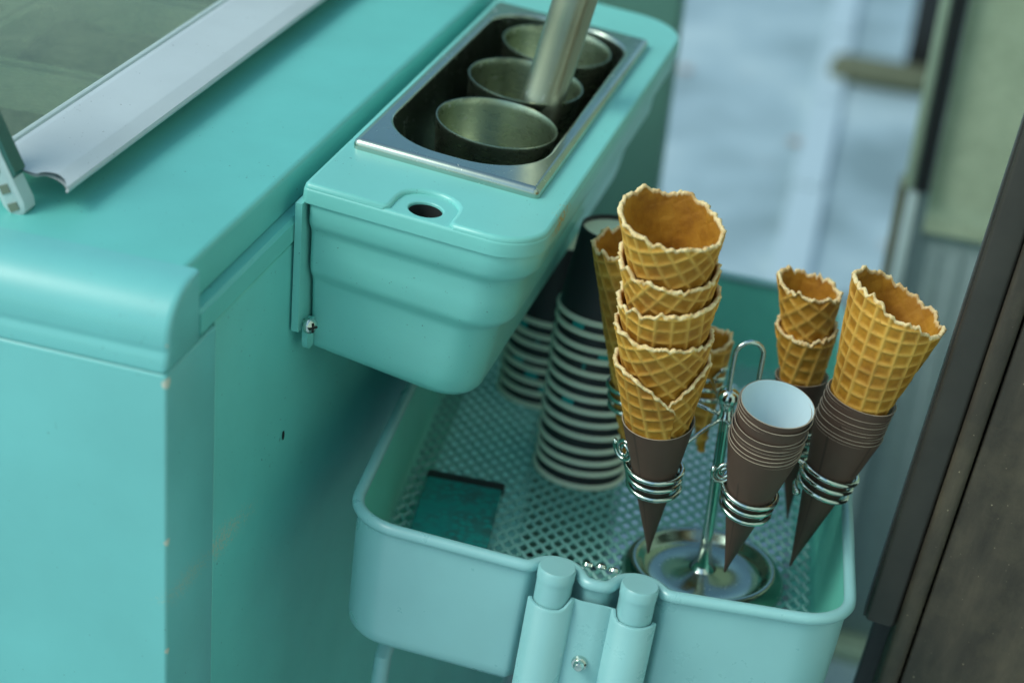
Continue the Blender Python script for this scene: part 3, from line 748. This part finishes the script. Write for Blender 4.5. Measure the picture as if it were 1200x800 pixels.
def waffle_mesh(seed, Lw, tan, phi0, over=0.16, dip=.012, slant=.004, th0=0.0, sl_dir=0.0, cell=.0102, nth=230, ns=125, rag=1.3, t=.0021, dip_w=.8, closed=False):
    rng = random.Random(seed); off = rng.uniform(0, 50)
    al = math.atan(tan); sa = math.sin(al); ca = math.cos(al)
    if closed: over = 0; dip = 0
    TH = 2 * math.pi * (1 + over)
    th = np.linspace(0, TH, nth)
    ph = [rng.uniform(0, 6.28) for _ in range(5)]
    rim = np.empty(nth)
    for i, a in enumerate(th):
        v = Lw + slant * math.cos(a - sl_dir) 
        v -= dip * max(0, 1 - a / dip_w) ** 1.6 + dip * max(0, 1 - (TH - a) / dip_w) ** 1.6
        p = Vector((math.cos(a) * 3.2 + off, math.sin(a) * 3.2, 0.0 if closed else a * .2))
        v += rag * (.0026 * noise.noise(p * .8) + .0021 * noise.noise(p * 1.9) + .0011 * abs(math.sin(a * 11 + ph[0] + 3 * math.sin(a + ph[1]))) * (.5 + noise.noise(p * .5)) + .0012 * noise.noise(p * 4.1) + .0006 * noise.noise(p * 9.3))
        rim[i] = v
    u = np.concatenate([np.linspace(.03, .93, ns - 18), np.linspace(.935, 1.0, 18)])
    S = u[:, None] * rim[None, :]                                   # distance along the axis
    A = np.broadcast_to(th[None, :], S.shape)
    rho = S / ca; fi = A * sa + phi0
    gx = rho * np.cos(fi); gy = rho * np.sin(fi)
    p = (gx + gy) / math.sqrt(2) / cell + seed * .37; q = (gx - gy) / math.sqrt(2) / cell + seed * .61
    d1 = np.abs(p - np.round(p)) * cell; d2 = np.abs(q - np.round(q)) * cell
    rid = np.maximum(np.exp(-(d1 / .00125) ** 2), np.exp(-(d2 / .00125) ** 2))
    cellv = np.sin(np.round(p - .5) * 12.9 + np.round(q - .5) * 78.2)
    base = S * tan + (t * .5 if closed else t * .95 * A / (2 * math.pi))
    crumbmask = np.clip((S - (rim[None, :] - .0019)) / .0012, 0, 1)
    rough = np.array([[noise.noise(Vector((x * 260, y * 260, off))) for x, y in zip(r1, r2)] for r1, r2 in zip(gx[-18:], gy[-18:])])
    bead = np.zeros_like(S); bead[-18:] = crumbmask[-18:] * (.0001 + .0009 * np.maximum(0, rough))
    ro = base + .0013 * rid + .00012 * cellv + bead
    ri = base - t + .00025 * rid - bead * .5
    ri = np.maximum(ri, .0002)
    # soft out-of-round
    wob = 1 + .012 * np.cos(2 * A + seed)
    def pts(rad, s): return np.stack([rad * wob * np.cos(A + th0), rad * wob * np.sin(A + th0), s], -1).reshape(-1, 3)
    mid = pts((ro + ri) / 2, S)[-nth:]; mid[:, 2] += .0009
    V = np.concatenate([pts(ro, S), mid, pts(ri, S)[::-1].reshape(-1, 3)])
    # inner rows reversed row order: rebuild explicitly
    inn = pts(ri, S).reshape(len(u), nth, 3)[::-1].reshape(-1, 3)
    V = np.concatenate([pts(ro, S), mid, inn])
    rows = 2 * len(u) + 1
    ii = np.arange(rows - 1)[:, None] * nth + np.arange(nth - 1)[None, :]
    F = np.stack([ii, ii + 1, ii + nth + 1, ii + nth], -1).reshape(-1, 4)
    # side edges of the rolled sheet
    k = np.arange(rows); ns_ = len(u)
    e = []
    for col in (() if closed else (0, nth - 1)):
        for r0 in range(ns_ - 1):
            a, b = r0 * nth + col, (r0 + 1) * nth + col
            c, d = (rows - 2 - r0) * nth + col, (rows - 1 - r0) * nth + col
            e.append((a, b, c, d) if col else (a, d, c, b))
        e.append(((ns_ - 1) * nth + col, ns_ * nth + col, (ns_ + 1) * nth + col, (ns_ + 1) * nth + col))
    e = [q_ for q_ in e if len(set(q_)) == 4]
    if e: F = np.concatenate([F, np.array(e)])
    me = bpy.data.meshes.new('waffle_cone')
    me.vertices.add(len(V)); me.vertices.foreach_set('co', V.astype(np.float32).ravel())
    me.loops.add(F.size); me.loops.foreach_set('vertex_index', F.ravel().astype(np.int32))
    me.polygons.add(len(F)); me.polygons.foreach_set('loop_start', np.arange(0, F.size, 4, dtype=np.int32)); me.polygons.foreach_set('loop_total', np.full(len(F), 4, dtype=np.int32))
    me.update(calc_edges=True); me.validate()
    cr = np.concatenate([crumbmask.ravel(), np.ones(nth), (crumbmask.reshape(len(u), nth)[::-1] * .8).ravel()])
    rg = np.concatenate([rid.ravel(), np.zeros(nth), np.zeros(S.size)])
    for nm, arr in (('crumb', cr), ('ridge', rg)):
        at = me.attributes.new(nm, 'FLOAT', 'POINT'); at.data.foreach_set('value', arr.astype(np.float32))
    me.materials.append(M['waffle']); me.shade_smooth()
    return me
def waffle(key, shift, seed, Lw, tan, label, group, spin=0, tilt=(0, 0), **kw):
    tip, ax, _ = CONES[key]; A = Vector(ax).normalized()
    o_ = bpy.data.objects.new('waffle_cone', waffle_mesh(seed, Lw, tan, 0.3 + seed, **kw)); COL.objects.link(o_)
    o_.matrix_world = KX @ frame(Vector(tip) + A * shift, A + Vector((tilt[0], tilt[1], 0)), spin)
    return tag(o_, label, 'waffle cone', group)

G1, G2, G3 = 'waffle cones nested in the front left holder', 'waffle cones in the back right holder', 'brown paper cones nested in the front centre holder'
sleeve('LF', .003, 'dark brown paper cone carrying the stack of five waffle cones', None)
TW = .206
notch_front = -2.2
lw = ['bottom waffle cone of the five, with a V shaped fold facing front', 'second waffle cone from the bottom of the stack of five', 'middle waffle cone of the stack of five', 'waffle cone directly under the topmost of the stack of five', 'topmost waffle cone of the stack of five, its open mouth showing']
par = [(.0225, 1, .149, R(-80), dict(dip=.030, dip_w=1.25, over=.045)), (.047, 2, .149, R(90), dict(closed=True, sl_dir=2.2)), (.0715, 3, .150, R(100), dict(closed=True, sl_dir=4)),
       (.097, 4, .149, R(85), dict(closed=True, sl_dir=1)), (.121, 5, .155, R(95), dict(closed=True, slant=.006, sl_dir=1.2))]
for (sh, sd, ln, sp_, kw), lb in zip(par, lw):
    waffle('LF', sh, sd, ln, TW, lb, G1, spin=sp_, **kw)

cnt = 17
for k in range(cnt):
    sh = k * .0019 + (.0045 if k >= 11 else 0) + (0.001 * math.sin(k * 2.1) if k else 0)
    lb = ('topmost brown paper cone of the empty stack, white inside' if k == cnt - 1 else 'outermost brown paper cone of the empty stack, its whole side showing' if k == 0 else
          'brown paper cone in the empty stack with white mouth, %s' % ordn[k])
    sleeve('CF', sh, lb, G3, spin=k * 1.7, wob=(.006 * math.sin(k * 3.7) if k else 0, .006 * math.cos(k * 2.9) if k else 0))
for k in range(13):
    sh = k * .0023
    lb = ('outermost brown paper cone under the single tilted waffle cone' if k == 0 else 'innermost brown paper cone gripping the single tilted waffle cone' if k == 12 else
          'brown paper cone nested under the single tilted waffle cone, %s' % ordn[k])
    sleeve('R', sh, lb, 'brown paper cones nested in the right holder', spin=k * 1.3, wob=(.004 * math.sin(k * 2.7) if k else 0, .004 * math.cos(k * 3.9) if k else 0))
waffle('R', .043, 11, .178, .187, 'single tall waffle cone tilted to the right in the right holder', None, spin=R(90), closed=True, slant=.009, sl_dir=R(100), nth=250, ns=140)
sleeve('BR', 0, 'brown paper cone at the back carrying two short waffle cones', None, thin=.80)
waffle('BR', .041, 6, .117, .178, 'lower of the two waffle cones behind the tilted one, speckled dark mouth', G2, spin=R(90), closed=True, nth=160, ns=80)
waffle('BR', .067, 7, .122, .178, 'upper of the two waffle cones behind the tilted one', G2, spin=R(90), closed=True, slant=.006, sl_dir=R(80), nth=160, ns=80)
waffle('BL', .0, 8, .178, .180, 'tall waffle cone without paper behind the stack of five', None, spin=R(20), closed=True, sl_dir=R(0), nth=180, ns=90, slant=.006)
waffle('BM', .0, 9, .090, .215, 'waffle cone mostly hidden behind the stack of five and the loop handle', None, spin=R(90), closed=True, nth=140, ns=70)

# ------------------------------------------------------------------ background
CAMP = Vector((0, 0, 1.5))
bp_ = thing('teal_partition', 'dull teal upright panel standing behind the topping box', 'panel', Matrix.Translation((-.42, 2.02, 0)))
MB().box(-.5, .095, 0, .04, .10, 1.32, .006).build('panel_sheet', M['backteal'], bp_)
MB().box(-.46, .08, -.08, .12, 0, .0998).build('panel_foot', M['black'], bp_)

# black stand on the far pavement with an olive foot
sg = thing('pavement_stand', 'blurred black stand with an olive foot on the far pavement', 'stand', Matrix.Translation((-.20, 4.47, 0)))
MB().box(-.125, .13, -.05, .05, .0, .055, .02).build('foot', M['olive'], sg, 50)
MB().box(.050, .165, .055, .12, .0, .9, .006).build('post', M['black'], sg)

# shop door on the right: frame strips, gaskets, glass, ribbed kick panel
sd_ = thing('shop_door', 'shop door with olive frame, black rubber strip and green tinted glass', 'door', Matrix.Translation((0.0, 2.10, 0)))
def strip(name, m_, x0_, x1_, z0_, z1_, y0_=0, dep=.04, b=.003, par=None):
    return MB().box(x0_, x1_, y0_, y0_ + dep, z0_, z1_, b).build(name, m_, par or sd_, 40)
strip('door_stile', M['olivemetal'], -.044, -.0305, .675, 2.2, -.004)
strip('rubber_strip', M['black'], -.030, -.013, .675, 2.2, -.010)
pane = MB().box(-.0125, .60, .010, .016, .62, 2.2).build('glass_pane', M['shopglass'], sd_)
strip('rear_board', M['olivemetal'], -.012, .60, .62, 2.2, .10, .02)
strip('door_stile', M['olive'], -.050, -.0385, .30, .674, .012)
strip('door_stile', M['palemetal'], -.0365, -.0235, .02, .674, -.004)
strip('door_stile', M['greymetal'], -.023, -.0135, .02, .6745, .012)
kp = strip('kick_panel', M['greymetal'], -.013, .60, .02, .6195, .02)
strip('door_frame', M['greymetal'], -.100, -.0505, .02, .50, .02)
for a, b, m_ in ((-.093, -.080, 'greymetal'), (-.074, -.066, 'greymetal'), (-.060, -.052, 'palemetal')):
    strip('frame_rib', M[m_], a, b, .03, .48, .002, .017, .002)
for a in (.004, .03, .055): strip('panel_rib', M['greymetal'], a, a + .011, .03, .60, .0165, .0034, .0012, kp)
strip('threshold', M['olivemetal'], -.11, .6, 0, .019, -.02, .1)

# dark weathered board leaning beside the basket
M['boardgrey'] = m_paper('dark_grey_trim', (0.050, 0.044, 0.037), 0.3, 0.45)
wb = thing('dark_board', 'dark weathered board with a speckled face and a long crack leaning at the right', 'board', Matrix.Translation((-.0507, 1.13, 0)) @ Matrix.Rotation(R(4.7), 4, 'Y'))
def bpart(name, x0_, x1_, z0_, z1_, y0_, y1_, b=.0015, m_='board'): return MB().box(x0_, x1_, y0_, y1_, z0_, z1_, b).build(name, M[m_], wb, 40)
bpart('edge_strip', 0, .0215, .735, 1.9, -.012, .03, .003, 'boardgrey')
bpart('edge_trim', -.0015, .0005, .735, 1.9, -.006, .010, .0005, 'boardgrey')
bpart('moulding', .022, .036, .0, 1.9, -.016, .03, .004)
bpart('face_board', .0375, .30, .0, 1.9, -.013, .03, .002)
bpart('back_board', .010, .295, .0, 1.88, .0305, .045, .001, 'black')

sw_ = thing('unseen_shop_wall', 'unseen olive grey shop wall added at the right to block sky and bounce light', 'wall', Matrix.Translation((.62, 0, 0)))
MB().box(0, .25, -1.6, 2.09, .30, 3.0).build('wall_face', M['bouncewall'], sw_)  # out-of-view wall, added to shade the right-hand faces and bounce light back
MB().box(-.03, .25, -1.6, 2.09, 0, .2998).build('wall_base', M['board'], sw_)

for k, (x, y, sc, rz, lb) in enumerate(((-.335, 3.95, .04, .4, 'small dry brown leaf on the pavement near the pale strip'), (-.66, 4.3, .045, 1.9, 'small dry brown leaf on the pavement next to the teal panel'))):
    n = 9; v = []; f = []
    for i in range(n):
        t = i / (n - 1); w = math.sin(math.pi * t) ** .8 * .38 + .01
        for j in (-1, 0, 1): v.append((t - .5, j * w, .16 + .10 * abs(j) * math.sin(t * 3) + .12 * (t - .5) ** 2))
    for i in range(n - 1):
        for j in range(2): f.append((i * 3 + j, i * 3 + j + 1, i * 3 + j + 4, i * 3 + j + 3))
    o_ = mesh('dry_leaf', [(a * sc, b * sc, c * sc) for a, b, c in v], f, M['leaf'], None, 0); o_.matrix_world = Matrix.Translation((x, y, .0)) @ Matrix.Rotation(rz, 4, 'Z')
    tag(o_, lb, 'leaf')
